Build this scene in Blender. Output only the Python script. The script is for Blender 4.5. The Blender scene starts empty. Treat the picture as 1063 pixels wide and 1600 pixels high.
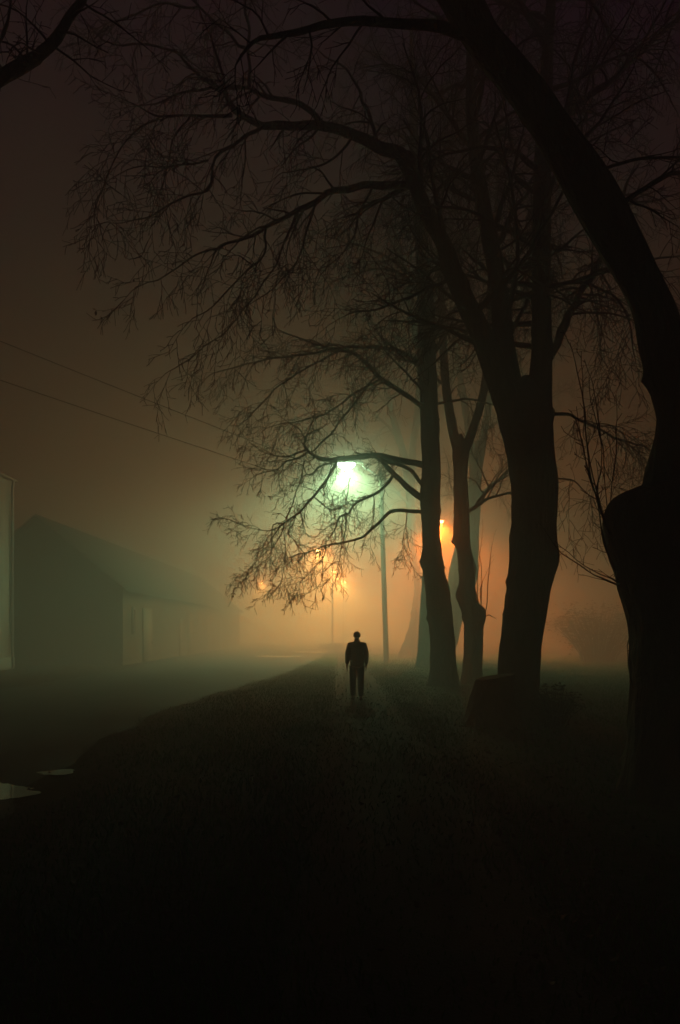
import bpy, bmesh, math, random
import numpy as np
from mathutils import Vector, noise, Matrix

random.seed(7)
rng = np.random.default_rng(7)
scene = bpy.context.scene
COL = scene.collection

# ------------------------------------------------------------------ camera
FPX, CX, HY, CAMZ = 1100.0, 531.5, 985.0, 1.7      # focal length in photo pixels, centre, horizon row, eye height
cd = bpy.data.cameras.new('camera')
cam = bpy.data.objects.new('camera', cd)
COL.objects.link(cam)
cam.location = (0, 0, CAMZ)
cam.rotation_euler = (math.radians(90), 0, 0)
cd.sensor_width = 36.0
cd.lens = 36.0 * FPX / 1600.0
cd.shift_y = (HY - 800.0) / 1600.0
cd.clip_start = 0.05
cd.clip_end = 2000
scene.camera = cam

# ------------------------------------------------------------------ world: night sky
w = bpy.data.worlds.new('World')
scene.world = w
w.use_nodes = True
nt = w.node_tree
nt.nodes.clear()
out = nt.nodes.new('ShaderNodeOutputWorld')
bg = nt.nodes.new('ShaderNodeBackground')
bg.inputs['Color'].default_value = (0.72, 0.02, 0.80, 1)
bg.inputs['Strength'].default_value = 0.018
nt.links.new(bg.outputs[0], out.inputs[0])

# ------------------------------------------------------------------ exposure, sampling
scene.view_settings.view_transform = 'Standard'
scene.view_settings.look = 'None'
scene.view_settings.exposure = -0.30
scene.view_settings.gamma = 1.0
cy = scene.cycles
cy.max_bounces = 5
cy.diffuse_bounces = 2
cy.glossy_bounces = 3
cy.transmission_bounces = 2
cy.volume_bounces = 1
cy.sample_clamp_indirect = 3.0
cy.use_adaptive_sampling = False
cy.use_denoising = True
try:
    cy.denoiser = 'OPENIMAGEDENOISE'
    cy.denoising_input_passes = 'RGB_ALBEDO_NORMAL'
    cy.denoising_prefilter = 'ACCURATE'
except Exception:
    pass

# lamp strengths (W) and fog
P_GREEN = 15000.0
P_ORANGE = 48000.0
C_GREEN = (0.55, 1.0, 0.47)
C_ORANGE = (1.0, 0.51, 0.11)
C_DEEP = (1.0, 0.18, 0.012)
C_SPILL = (1.0, 0.27, 0.045)
FOG_TOP = 21.5
FOG_DENSITY = 0.050
FOG_ANISO = 0.0
FOG_AUREOLE = 0.0018


# ------------------------------------------------------------------ helpers
def P(px, py, d):
    """point seen at photo pixel (px, py) at depth d metres."""
    return ((px - CX) * d / FPX, d, CAMZ - (py - HY) * d / FPX)


def tag(o, label=None, cat=None, group=None, kind=None):
    if label: o['label'] = label
    if cat: o['category'] = cat
    if group: o['group'] = group
    if kind: o['kind'] = kind
    return o


def empty(name, loc, label, cat, group=None, rz=0.0):
    o = bpy.data.objects.new(name, None)
    COL.objects.link(o)
    o.location = loc
    o.rotation_euler = (0, 0, rz)
    o.empty_display_size = 0.2
    return tag(o, label, cat, group)


def link(name, me, m, parent=None):
    """link a mesh; its vertices are in world space unless the parent is given, then relative to the parent."""
    o = bpy.data.objects.new(name, me)
    COL.objects.link(o)
    if m is not None and not me.materials:
        me.materials.append(m)
    if parent is not None:
        o.parent = parent
    return o


class MB:
    """collects tubes, boxes, quads; build() makes ONE mesh."""

    def __init__(s, origin=(0, 0, 0)):
        s.V, s.F4, s.F3, s.n = [], [], [], 0
        s.lines = {}
        s.o = np.array(origin, float)

    def add(s, verts, quads=(), tris=()):
        v = np.asarray(verts, float).reshape(-1, 3)
        s.V.append(v)
        if len(quads): s.F4.append(np.asarray(quads, int).reshape(-1, 4) + s.n)
        if len(tris): s.F3.append(np.asarray(tris, int).reshape(-1, 3) + s.n)
        s.n += len(v)

    def line(s, pts, radii, sides=4):
        s.lines.setdefault((len(pts), sides), []).append((pts, radii))

    def flush(s):
        for (n, k), L in s.lines.items():
            Pn = np.array([a for a, _ in L], float)
            R = np.array([b for _, b in L], float)
            m = len(L)
            T = np.empty_like(Pn)
            T[:, 1:-1] = Pn[:, 2:] - Pn[:, :-2]
            T[:, 0] = Pn[:, 1] - Pn[:, 0]
            T[:, -1] = Pn[:, -1] - Pn[:, -2]
            T /= np.linalg.norm(T, axis=2, keepdims=True) + 1e-9
            mean = np.abs(Pn[:, -1] - Pn[:, 0])
            ref = np.where((np.argmin(mean, axis=1)[:, None] == np.arange(3)[None]), 1.0, 0.0)
            U = np.cross(T, ref[:, None, :])
            U /= np.linalg.norm(U, axis=2, keepdims=True) + 1e-9
            W = np.cross(T, U)
            a = np.arange(k) * 2 * math.pi / k
            ring = (Pn[:, :, None, :] + R[:, :, None, None] * (U[:, :, None, :] * np.cos(a)[None, None, :, None] + W[:, :, None, :] * np.sin(a)[None, None, :, None]))
            verts = ring.reshape(-1, 3)
            i = np.arange(n - 1)[:, None]
            j = np.arange(k)[None]
            q = np.stack([i * k + j, i * k + (j + 1) % k, (i + 1) * k + (j + 1) % k, (i + 1) * k + j], -1).reshape(-1, 4)
            quads = (q[None] + (np.arange(m) * n * k)[:, None, None]).reshape(-1, 4)
            s.add(verts, quads)
            if k > 4:                                   # cap both ends
                for b in range(m):
                    for e in (0, n - 1):
                        base = b * n * k + e * k
                        c = Pn[b, e]
                        ids = np.arange(k)
                        vv = np.vstack([verts[base:base + k], c[None]])
                        s.add(vv, (), np.stack([ids, (ids + 1) % k, np.full(k, k)], -1))
        s.lines = {}

    def box(s, c, size, rz=0.0, rx=0.0):
        c = np.array(c, float)
        h = np.array(size, float) / 2
        v = np.array([[x, y, z] for x in (-1, 1) for y in (-1, 1) for z in (-1, 1)], float) * h
        if rx:
            cr, sr = math.cos(rx), math.sin(rx)
            v = v @ np.array([[1, 0, 0], [0, cr, sr], [0, -sr, cr]])
        if rz:
            cr, sr = math.cos(rz), math.sin(rz)
            v = v @ np.array([[cr, sr, 0], [-sr, cr, 0], [0, 0, 1]])
        s.add(v + c, [(0, 1, 3, 2), (4, 6, 7, 5), (0, 4, 5, 1), (2, 3, 7, 6), (0, 2, 6, 4), (1, 5, 7, 3)])

    def build(s, name, m, parent=None, smooth=False, bevel=0.0):
        s.flush()
        V = np.vstack(s.V) - s.o
        nq = sum(len(f) for f in s.F4)
        ntr = sum(len(f) for f in s.F3)
        me = bpy.data.meshes.new(name)
        me.vertices.add(len(V))
        me.vertices.foreach_set('co', V.ravel().astype(np.float32))
        idx = []
        if nq: idx.append(np.vstack(s.F4).ravel())
        if ntr: idx.append(np.vstack(s.F3).ravel())
        idx = np.concatenate(idx)
        starts = np.concatenate([np.arange(nq) * 4, nq * 4 + np.arange(ntr) * 3])
        me.loops.add(len(idx))
        me.loops.foreach_set('vertex_index', idx.astype(np.int32))
        me.polygons.add(nq + ntr)
        me.polygons.foreach_set('loop_start', starts.astype(np.int32))
        if smooth:
            me.polygons.foreach_set('use_smooth', np.ones(nq + ntr, bool))
        me.update(calc_edges=True)
        me.validate()
        o = link(name, me, m, parent)
        if bevel:
            b = o.modifiers.new('bevel', 'BEVEL')
            b.width = bevel
            b.segments = 2
        return o


def mat(name, col, rough=0.8, col2=None, scale=5.0, bump=0.0, bscale=None, stretch=(1, 1, 1), spec=0.3, detail=6.0, dist=0.05, metal=0.0):
    m = bpy.data.materials.new(name)
    m.use_nodes = True
    n = m.node_tree
    b = n.nodes['Principled BSDF']
    b.inputs['Roughness'].default_value = rough
    b.inputs['Specular IOR Level'].default_value = spec
    b.inputs['Metallic'].default_value = metal
    b.inputs['Base Color'].default_value = (*col, 1)
    tc = n.nodes.new('ShaderNodeTexCoord')
    mp = n.nodes.new('ShaderNodeMapping')
    mp.inputs['Scale'].default_value = stretch
    n.links.new(tc.outputs['Object'], mp.inputs[0])
    if col2:
        t = n.nodes.new('ShaderNodeTexNoise')
        t.inputs['Scale'].default_value = scale
        t.inputs['Detail'].default_value = detail
        n.links.new(mp.outputs[0], t.inputs['Vector'])
        r = n.nodes.new('ShaderNodeValToRGB')
        r.color_ramp.elements[0].position = 0.35
        r.color_ramp.elements[1].position = 0.68
        r.color_ramp.elements[0].color = (*col, 1)
        r.color_ramp.elements[1].color = (*col2, 1)
        n.links.new(t.outputs['Fac'], r.inputs[0])
        n.links.new(r.outputs[0], b.inputs['Base Color'])
    if bump:
        t2 = n.nodes.new('ShaderNodeTexNoise')
        t2.inputs['Scale'].default_value = bscale or scale * 3
        t2.inputs['Detail'].default_value = 8
        n.links.new(mp.outputs[0], t2.inputs['Vector'])
        bp = n.nodes.new('ShaderNodeBump')
        bp.inputs['Strength'].default_value = bump
        bp.inputs['Distance'].default_value = dist
        n.links.new(t2.outputs['Fac'], bp.inputs['Height'])
        n.links.new(bp.outputs[0], b.inputs['Normal'])
    return m


def emis(name, col, strength):
    m = bpy.data.materials.new(name)
    m.use_nodes = True
    b = m.node_tree.nodes['Principled BSDF']
    b.inputs['Base Color'].default_value = (*col, 1)
    b.inputs['Emission Color'].default_value = (*col, 1)
    b.inputs['Emission Strength'].default_value = strength
    return m


M = {
    'bark': mat('bark', (0.022, 0.018, 0.013), 0.9, (0.07, 0.058, 0.042), 7, 1.0, 13, (1, 1, 0.3), 0.15, dist=0.08),
    'twig': mat('twig_bark', (0.018, 0.014, 0.010), 0.9, (0.03, 0.024, 0.017), 8, spec=0.1),
    'dead_leaf': mat('dead_leaf', (0.07, 0.04, 0.018), 0.7, (0.12, 0.075, 0.03), 3),
    'fallen': mat('fallen_leaf', (0.03, 0.02, 0.01), 0.85, (0.06, 0.04, 0.022), 2.5, spec=0.1),
    'grass': mat('grass_blade', (0.028, 0.125, 0.008), 0.9, (0.055, 0.16, 0.016), 0.8, spec=0.05),
    'soil': mat('grass_ground', (0.008, 0.013, 0.004), 0.95, (0.016, 0.017, 0.008), 1.2, 0.8, 9, dist=0.05, spec=0.05),
    'asphalt': mat('wet_asphalt', (0.028, 0.052, 0.052), 0.7, (0.055, 0.088, 0.086), 0.7, 0.5, 30, spec=0.14, dist=0.03),
    'path': mat('gravel_path', (0.02, 0.02, 0.015), 0.95, (0.045, 0.045, 0.035), 1.4, 0.6, 45, spec=0.08, dist=0.03),
    'water': mat('puddle_water', (0.012, 0.012, 0.012), 0.03, None, 1, 0.03, 3, spec=0.6, dist=0.01),
    'render': mat('pale_render', (0.40, 0.38, 0.35), 0.85, (0.76, 0.77, 0.75), 0.9, 0.3, 40, (1, 1, 0.25)),
    'plinth': mat('cement_plinth', (0.30, 0.31, 0.29), 0.9, (0.38, 0.38, 0.36), 2, 0.3, 20),
    'barn': mat('barn_wall', (0.07, 0.055, 0.037), 0.95, (0.11, 0.085, 0.058), 1.2, 0.4, 12),
    'tile': mat('roof_tile', (0.04, 0.03, 0.024), 0.9, (0.07, 0.05, 0.036), 3, 0.4, 8, (1, 6, 1)),
    'pale_wood': mat('pale_painted_boards', (0.17, 0.14, 0.105), 0.85, (0.25, 0.21, 0.16), 2, 0.3, 6, (6, 6, 0.4)),
    'dark_glass': mat('dark_glass', (0.02, 0.02, 0.022), 0.1, spec=0.6),
    'zinc': mat('zinc', (0.28, 0.29, 0.30), 0.5, (0.35, 0.36, 0.37), 4, metal=0.6),
    'pole': mat('concrete_pole', (0.07, 0.062, 0.052), 0.9, (0.11, 0.098, 0.085), 5, 0.3, 25),
    'steel': mat('grey_steel', (0.22, 0.22, 0.22), 0.55, (0.3, 0.3, 0.3), 3),
    'cable': mat('black_cable', (0.02, 0.02, 0.02), 0.6, (0.03, 0.03, 0.03), 3),
    'rail': mat('white_trail_rail', (0.75, 0.74, 0.72), 0.5, (0.82, 0.81, 0.79), 2),
    'iron': mat('black_iron', (0.02, 0.02, 0.02), 0.5, (0.035, 0.033, 0.03), 6),
    'slat': mat('dark_wood_slats', (0.05, 0.035, 0.022), 0.6, (0.085, 0.058, 0.035), 4, 0.3, 10, (6, 1, 6)),
    'shrub': mat('shrub_leaf', (0.035, 0.05, 0.018), 0.6, (0.06, 0.075, 0.03), 3),
    'skin': mat('skin', (0.45, 0.28, 0.2), 0.6, (0.5, 0.32, 0.23), 8),
    'jacket': mat('dark_jacket', (0.10, 0.07, 0.045), 0.8, (0.14, 0.10, 0.065), 6, 0.4, 20, dist=0.01),
    'trousers': mat('dark_trousers', (0.05, 0.048, 0.042), 0.85, (0.07, 0.067, 0.06), 6, 0.3, 20, dist=0.01),
    'shoe': mat('black_leather', (0.015, 0.014, 0.013), 0.4, (0.02, 0.02, 0.02), 5),
    'hair': mat('dark_hair', (0.02, 0.014, 0.01), 0.7, (0.035, 0.025, 0.018), 20),
    'lamp_green': emis('mercury_lamp_glass', (0.75, 1.0, 0.88), 120.0),
    'lamp_orange': emis('sodium_lamp_glass', (1.0, 0.50, 0.14), 150.0),
}

# ------------------------------------------------------------------ setting: ground, road, path, puddles
def wob(t, seed, a=0.25, f=0.5):
    return a * noise.noise((t * f, seed * 7.3, 0)) + a * 0.4 * noise.noise((t * f * 4, seed * 3.1, 5))


mb = MB()
xs = np.concatenate([np.linspace(-190, -24, 12), np.linspace(-22, 22, 60), np.linspace(24, 190, 12)])
ys = np.concatenate([np.linspace(-60, -3, 8), np.linspace(-2, 60, 90), np.linspace(64, 200, 16)])
Xg, Yg = np.meshgrid(xs, ys)
Zg = np.zeros_like(Xg)
for i in range(Xg.shape[0]):
    for j in range(Xg.shape[1]):
        x, y = Xg[i, j], Yg[i, j]
        k = min(1.0, max(0.0, (x - 1.8) / 3.0))          # the lawn under the trees is gently uneven
        Zg[i, j] = k * (0.05 * noise.noise((x * 0.35, y * 0.35, 0)) + 0.02 * noise.noise((x, y, 3)))
n0, n1 = Xg.shape
ii, jj = np.meshgrid(np.arange(n0 - 1), np.arange(n1 - 1), indexing='ij')
q = np.stack([ii * n1 + jj, ii * n1 + jj + 1, (ii + 1) * n1 + jj + 1, (ii + 1) * n1 + jj], -1)
mb.add(np.stack([Xg, Yg, Zg], -1), q.reshape(-1, 4))
tag(mb.build('ground', M['soil'], smooth=True), 'dark uneven grassy ground under the trees', kind='structure')


def ground_z(x, y):
    k = min(1.0, max(0.0, (x - 1.8) / 3.0))
    return k * (0.05 * noise.noise((x * 0.35, y * 0.35, 0)) + 0.02 * noise.noise((x, y, 3)))


def strip(name, left, right, y0, y1, z, m, label, n=160):
    mb = MB()
    Y = np.linspace(y0, y1, n)
    K = 7
    V = []
    for y in Y:
        a, b = left(y), right(y)
        for k in range(K):
            V.append((a + (b - a) * k / (K - 1), y, z))
    Q = [(i * K + k, i * K + k + 1, (i + 1) * K + k + 1, (i + 1) * K + k) for i in range(n - 1) for k in range(K - 1)]
    mb.add(V, Q)
    return tag(mb.build(name, m), label, kind='structure')


EDGE = ([-60, 0, 6.6, 8.7, 12, 15, 20, 27, 35, 43, 52, 64], [-2.8, -3.0, -3.2, -3.4, -3.7, -3.75, -3.2, -2.3, -1.7, -1.3, -1.0, -0.7])


def road_right(y):
    return float(np.interp(y, *EDGE)) + wob(y, 1, 0.22, 0.7)


strip('road', lambda y: -9.6 + wob(y, 2, 0.3, 0.4), road_right, -40, 64.0, 0.004, M['asphalt'], 'wet dark road running past the buildings into the fog', 260)
mb = MB()
mb.add([(-60, 64.0, 0.004), (60, 64.0, 0.004), (60, 78, 0.004), (-60, 78, 0.004)], [(0, 1, 2, 3)])
tag(mb.build('far_road', M['asphalt']), 'wet cross road far off in the orange glow', kind='structure')
strip('footpath', lambda y: 0.52 - 0.78 + wob(y, 3, 0.16, 0.8), lambda y: 0.52 + 0.78 + wob(y, 4, 0.16, 0.8), -20, 46, 0.004, M['path'], 'pale gravel footpath the walker is on', 240)


def puddle(cx, cy, rx, ry, seed, label, rot=0.0):
    mb = MB((cx, cy, 0))
    n = 60
    V = [(cx, cy, 0.009)]
    for i in range(n):
        a = i * 2 * math.pi / n
        r = 1 + 0.55 * noise.noise((math.cos(a) * 1.3 + seed, math.sin(a) * 1.3, seed)) + 0.18 * noise.noise((math.cos(a) * 5 + seed, math.sin(a) * 5, seed))
        x, y = rx * r * math.cos(a), ry * r * math.sin(a)
        V.append((cx + x * math.cos(rot) - y * math.sin(rot), cy + x * math.sin(rot) + y * math.cos(rot), 0.009))
    mb.add(V, (), [(0, 1 + i, 1 + (i + 1) % n) for i in range(n)])
    o = mb.build('puddle', M['water'])
    o.location = (cx, cy, 0)
    return tag(o, label, kind='structure')


puddle(-3.72, 7.35, 0.60, 0.42, 1.3, 'larger still puddle at the road edge in the near left corner', 0.3)
puddle(-3.36, 8.4, 0.22, 0.14, 4.1, 'small still puddle at the road edge beside the larger one', 0.3)
puddle(-2.0, 55.0, 1.6, 2.2, 2.2, 'far puddle shining orange on the road')
puddle(-0.6, 66.5, 2.6, 1.5, 5.2, 'far puddle shining where the roads meet')
puddle(-4.2, 46.0, 1.5, 1.5, 6.7, 'far puddle in the middle of the road')

# grass: uncountable, one object
N = 230000
gy = 2.2 + 48 * rng.random(N) ** 1.5
gx = rng.uniform(-4.2, 15, N)
edge = np.interp(gy, *EDGE) + 0.1
keep = (gx > edge + np.abs(rng.normal(0, 0.7, N)) - 0.45 + 0.30 * np.sin(gy * 0.9) * np.sin(gy * 2.3 + 1)) & ((np.abs(gx - 0.52) > 0.62 + np.abs(rng.normal(0, 0.16, N))) | (rng.random(N) < np.interp(gy, [3, 13, 20], [0.5, 0.42, 0.05]))) & (np.abs(gx) < 0.56 * gy + 1.0)
# bare leaf-strewn soil close under the trees
bare = (np.abs(gx - 3.4) < 1.5) & (rng.random(N) < 0.55)
keep &= ~bare
keep &= (((gx + 3.62) / 0.85) ** 2 + ((gy - 7.3) / 0.8) ** 2 > 1) & (((gx + 3.3) / 0.4) ** 2 + ((gy - 8.4) / 0.3) ** 2 > 1)
gx, gy = gx[keep], gy[keep]
n = len(gx)
gz = np.array([ground_z(x, y) for x, y in zip(gx, gy)])
clump = np.array([noise.noise((x * 0.8, y * 0.8, 11)) for x, y in zip(gx, gy)])
h = (0.03 + 0.05 * rng.random(n)) * (1 + 0.8 * clump)
h *= np.clip((gx - np.interp(gy, *EDGE) + 0.5) / 1.2, 0.25, 1)
a = rng.uniform(0, 2 * math.pi, n)
lean = rng.uniform(0.1, 0.7, n) * h
wd = 0.004 + 0.0004 * gy
bx, by = np.cos(a) * wd, np.sin(a) * wd
la = rng.uniform(0, 2 * math.pi, n)
V = np.empty((n, 4, 3))
V[:, 0] = np.stack([gx - bx, gy - by, gz - 0.01], 1)
V[:, 1] = np.stack([gx + bx, gy + by, gz - 0.01], 1)
V[:, 2] = np.stack([gx + bx * 0.7 + np.cos(la) * lean * 0.35, gy + by * 0.7 + np.sin(la) * lean * 0.35, gz + h * 0.6], 1)
V[:, 3] = np.stack([gx + np.cos(la) * lean, gy + np.sin(la) * lean, gz + h], 1)
b4 = (np.arange(n) * 4)[:, None]
mb = MB()
mb.add(V.reshape(-1, 3), (), np.concatenate([b4 + np.array([0, 1, 2]), b4 + np.array([0, 2, 3])]))
tag(mb.build('grass', M['grass']), 'short rough grass on both sides of the footpath', 'grass', kind='stuff')

# fallen leaves: uncountable litter
N = 3200
ly = 2.5 + 30 * rng.random(N) ** 1.4
lx = np.where(rng.random(N) < 0.7, rng.normal(2.6, 1.3, N), rng.uniform(-3.5, 8, N))
mb = MB()
for x, y in zip(lx, ly):
    s = random.uniform(0.02, 0.042)
    z = max(ground_z(x, y), 0.006) + random.uniform(0.015, 0.05)
    R = Matrix.Rotation(random.uniform(0, 6.28), 3, 'Z') @ Matrix.Rotation(random.gauss(0, 0.45), 3, 'X') @ Matrix.Rotation(random.gauss(0, 0.45), 3, 'Y')
    pts = [(-s, 0, 0.3 * s), (-0.2 * s, -0.62 * s, 0), (s, 0, 0.25 * s), (-0.2 * s, 0.62 * s, 0)]
    v = [R @ Vector(p) + Vector((x, y, z)) for p in pts]
    mb.add([tuple(p) for p in v], (), [(0, 1, 2), (0, 2, 3)])
tag(mb.build('fallen_leaves', M['fallen']), 'wet fallen leaves scattered on the grass and path', 'leaf litter', kind='stuff')


# ------------------------------------------------------------------ trees
def catmull(pts, step):
    """resample a polyline of 3-D points (+ extra columns) along a Catmull-Rom curve."""
    p = np.asarray(pts, float)
    p = np.vstack([2 * p[0] - p[1], p, 2 * p[-1] - p[-2]])
    outp = []
    for i in range(1, len(p) - 2):
        L = np.linalg.norm(p[i + 1, :3] - p[i, :3])
        n = max(2, int(L / step))
        for k in range(n):
            t = k / n
            outp.append(0.5 * ((2 * p[i]) + (-p[i - 1] + p[i + 1]) * t + (2 * p[i - 1] - 5 * p[i] + 4 * p[i + 1] - p[i + 2]) * t * t + (-p[i - 1] + 3 * p[i] - 3 * p[i + 1] + p[i + 2]) * t ** 3))
    outp.append(p[-2])
    return np.array(outp)


def stem(mb, rings, d, d_end=None, seed=0, flare=0.0, rough=0.05, sides=44, closed_top=True):
    """a trunk whose rings are horizontal: (row, left edge, right edge) give its outline and width at depth d."""
    rows = []
    nR = len(rings)
    for i, (py, xl, xr) in enumerate(rings):
        dd = d if d_end is None else d + (d_end - d) * i / (nR - 1)
        x, y, z = P((xl + xr) / 2, py, dd)
        rows.append((x, y, z, (xr - xl) / 2 * dd / FPX))
    c = catmull(rows, 0.06)
    V = []
    n = len(c)
    rb = random.Random(seed * 13 + 1)
    knots = []
    for _ in range(int(n * 0.22)):                      # knots, healed scars and small burrs
        kc = c[rb.randrange(n)]
        knots.append((kc[2], rb.uniform(0, 2 * math.pi), rb.uniform(0.05, 0.14), rb.uniform(0.06, 0.20) * (1 if rb.random() < 0.8 else -0.6)))
    for i, (x, y, z, r) in enumerate(c):
        r = max(r, 0.006)
        near = [k for k in knots if abs(k[0] - z) < 2.5 * k[2]]
        for k in range(sides):
            a = 2 * math.pi * k / sides
            ca, sa = math.cos(a), math.sin(a)
            rr = r * (1 + rough * 1.6 * noise.noise((ca * 1.6 + seed, sa * 1.6, z * 1.3)) + rough * 0.9 * noise.noise((ca * 5 + seed, sa * 5, z * 3.0)) + (0.020 * (1 - 2 * abs(noise.noise((ca * 9 + seed, sa * 9, z * 1.8)))) + 0.012 * noise.noise((ca * 20, sa * 20 + seed, z * 9))) * min(1, 0.3 / r))
            for kz, ka, ks, kh in near:
                da = (a - ka + math.pi) % (2 * math.pi) - math.pi
                rr += min(r, 0.3) * kh * math.exp(-((z - kz) ** 2 + (da * r) ** 2) / (ks * ks * min(1, r / 0.25)))
            if flare:
                f = math.exp(-max(z, 0) / 0.28) * flare
                rr *= 1 + f * (0.35 + 0.65 * max(0, math.cos(a * 5 + seed + 0.6 * math.sin(a * 2 + seed))))
            V.append((x + rr * ca, y + rr * sa, z))
    Q = [(i * sides + k, i * sides + (k + 1) % sides, (i + 1) * sides + (k + 1) % sides, (i + 1) * sides + k) for i in range(n - 1) for k in range(sides)]
    V.append(tuple(c[-1][:3]))
    T = [((n - 1) * sides + k, (n - 1) * sides + (k + 1) % sides, n * sides) for k in range(sides)]
    mb.add(V, Q, T)
    return c


class Crown:
    """twigs grown from limbs, all in one mesh."""

    def __init__(s, origin, rmin=0.006, seed=1, leaf=0.0):
        s.mb = MB(origin)
        s.lv = MB(origin)
        s.nl = 0
        s.r = random.Random(seed)
        s.rmin = rmin
        s.leaf = leaf
        s.count = 0

    def add_leaf(s, p, size=0.05):
        r = s.r
        a = Vector((r.gauss(0, 1), r.gauss(0, 1), r.gauss(0, 1) - 1.0)).normalized()
        b = a.orthogonal().normalized() * size * 0.55
        a = a * size
        c = Vector(p)
        fold = a.cross(b).normalized() * size * 0.2
        s.lv.add([tuple(c), tuple(c + a * 0.9 + b + fold), tuple(c + a * 1.9), tuple(c + a * 0.9 - b + fold)], (), [(0, 1, 2), (0, 2, 3)])
        s.nl += 1

    def grow(s, p, d, L, r0, level, bias, droop, cfg):
        rr = s.r
        step = (0.16, 0.11, 0.075, 0.06)[min(level, 3)]
        n = min(16, max(4, int(L / step)))
        seg = L / n
        pts, rad = [p], [r0]
        x, y, z = p
        dx, dy, dz = d
        wig = cfg['wig'] * (1.0 if level else 0.8)
        for i in range(n):
            t = i / n
            dx += rr.gauss(0, wig) + bias[0] * 0.05
            dy += rr.gauss(0, wig) + bias[1] * 0.05
            dz += rr.gauss(0, wig) + bias[2] * 0.05 - droop * (0.20 if t < 0.65 else -0.14)
            l = math.sqrt(dx * dx + dy * dy + dz * dz)
            dx /= l; dy /= l; dz /= l
            x += dx * seg; y += dy * seg; z += dz * seg
            pts.append((x, y, z))
            rad.append(max(s.rmin * 0.75, r0 * (1 - 0.72 * (i + 1) / n)))
        s.mb.line(pts, rad, 5 if r0 > 0.02 else 3)
        s.count += 1
        if s.leaf and level >= 2 and rr.random() < s.leaf:
            for q in range(rr.choice((1, 1, 2, 4))):
                s.add_leaf(pts[-1 - rr.randrange(0, 2)], rr.uniform(0.03, 0.055))
        s.children(pts, rad, level + 1, bias, droop, cfg, 0.18)

    def children(s, pts, rad, level, bias, droop, cfg, t0=0.1):
        if level > cfg['levels']:
            return
        rr = s.r
        sp = cfg['spacing'][level]
        Lm = cfg['length'][level]
        acc = -t0 * 0.5
        tot = sum(math.dist(pts[i], pts[i + 1]) for i in range(len(pts) - 1))
        run = 0.0
        nxt = tot * t0 + rr.random() * sp
        for i in range(len(pts) - 1):
            a, b = pts[i], pts[i + 1]
            l = math.dist(a, b)
            while nxt < run + l:
                t = (nxt - run) / (l + 1e-9)
                p = tuple(a[k] + (b[k] - a[k]) * t for k in range(3))
                tx = [(b[k] - a[k]) / (l + 1e-9) for k in range(3)]
                fr = nxt / tot
                # a direction off the parent
                v = (rr.gauss(0, 1), rr.gauss(0, 1) * cfg['deep'], rr.gauss(0, 1))
                dt = sum(v[k] * tx[k] for k in range(3))
                v = [v[k] - dt * tx[k] for k in range(3)]
                vl = math.sqrt(sum(c * c for c in v)) + 1e-9
                ang = math.radians(rr.uniform(28, 68))
                d = [tx[k] * math.cos(ang) + v[k] / vl * math.sin(ang) + bias[k] * 0.35 for k in range(3)]
                dl = math.sqrt(sum(c * c for c in d)) + 1e-9
                d = tuple(c / dl for c in d)
                L = Lm * rr.uniform(0.45, 1.25) * (1.0 - 0.35 * fr if level > 1 else 1.0)
                R = max(s.rmin, min(rad[i] * 0.55, cfg['rad'][level]))
                s.grow(p, d, L, R, level, bias, droop, cfg)
                nxt += sp * rr.uniform(0.5, 1.5)
            run += l


CFG = dict(levels=3, spacing=(0, 0.21, 0.16, 0.14), length=(0, 1.05, 0.60, 0.32), rad=(0, 0.024, 0.012, 0.007), wig=0.115, deep=1.0)
CFG_UP = dict(levels=3, spacing=(0, 0.22, 0.16, 0.14), length=(0, 1.7, 0.9, 0.45), rad=(0, 0.03, 0.014, 0.008), wig=0.11, deep=1.0)
CFG_FAR = dict(levels=3, spacing=(0, 0.34, 0.22, 0.2), length=(0, 1.9, 0.9, 0.5), rad=(0, 0.035, 0.016, 0.012), wig=0.15, deep=1.0)


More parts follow.
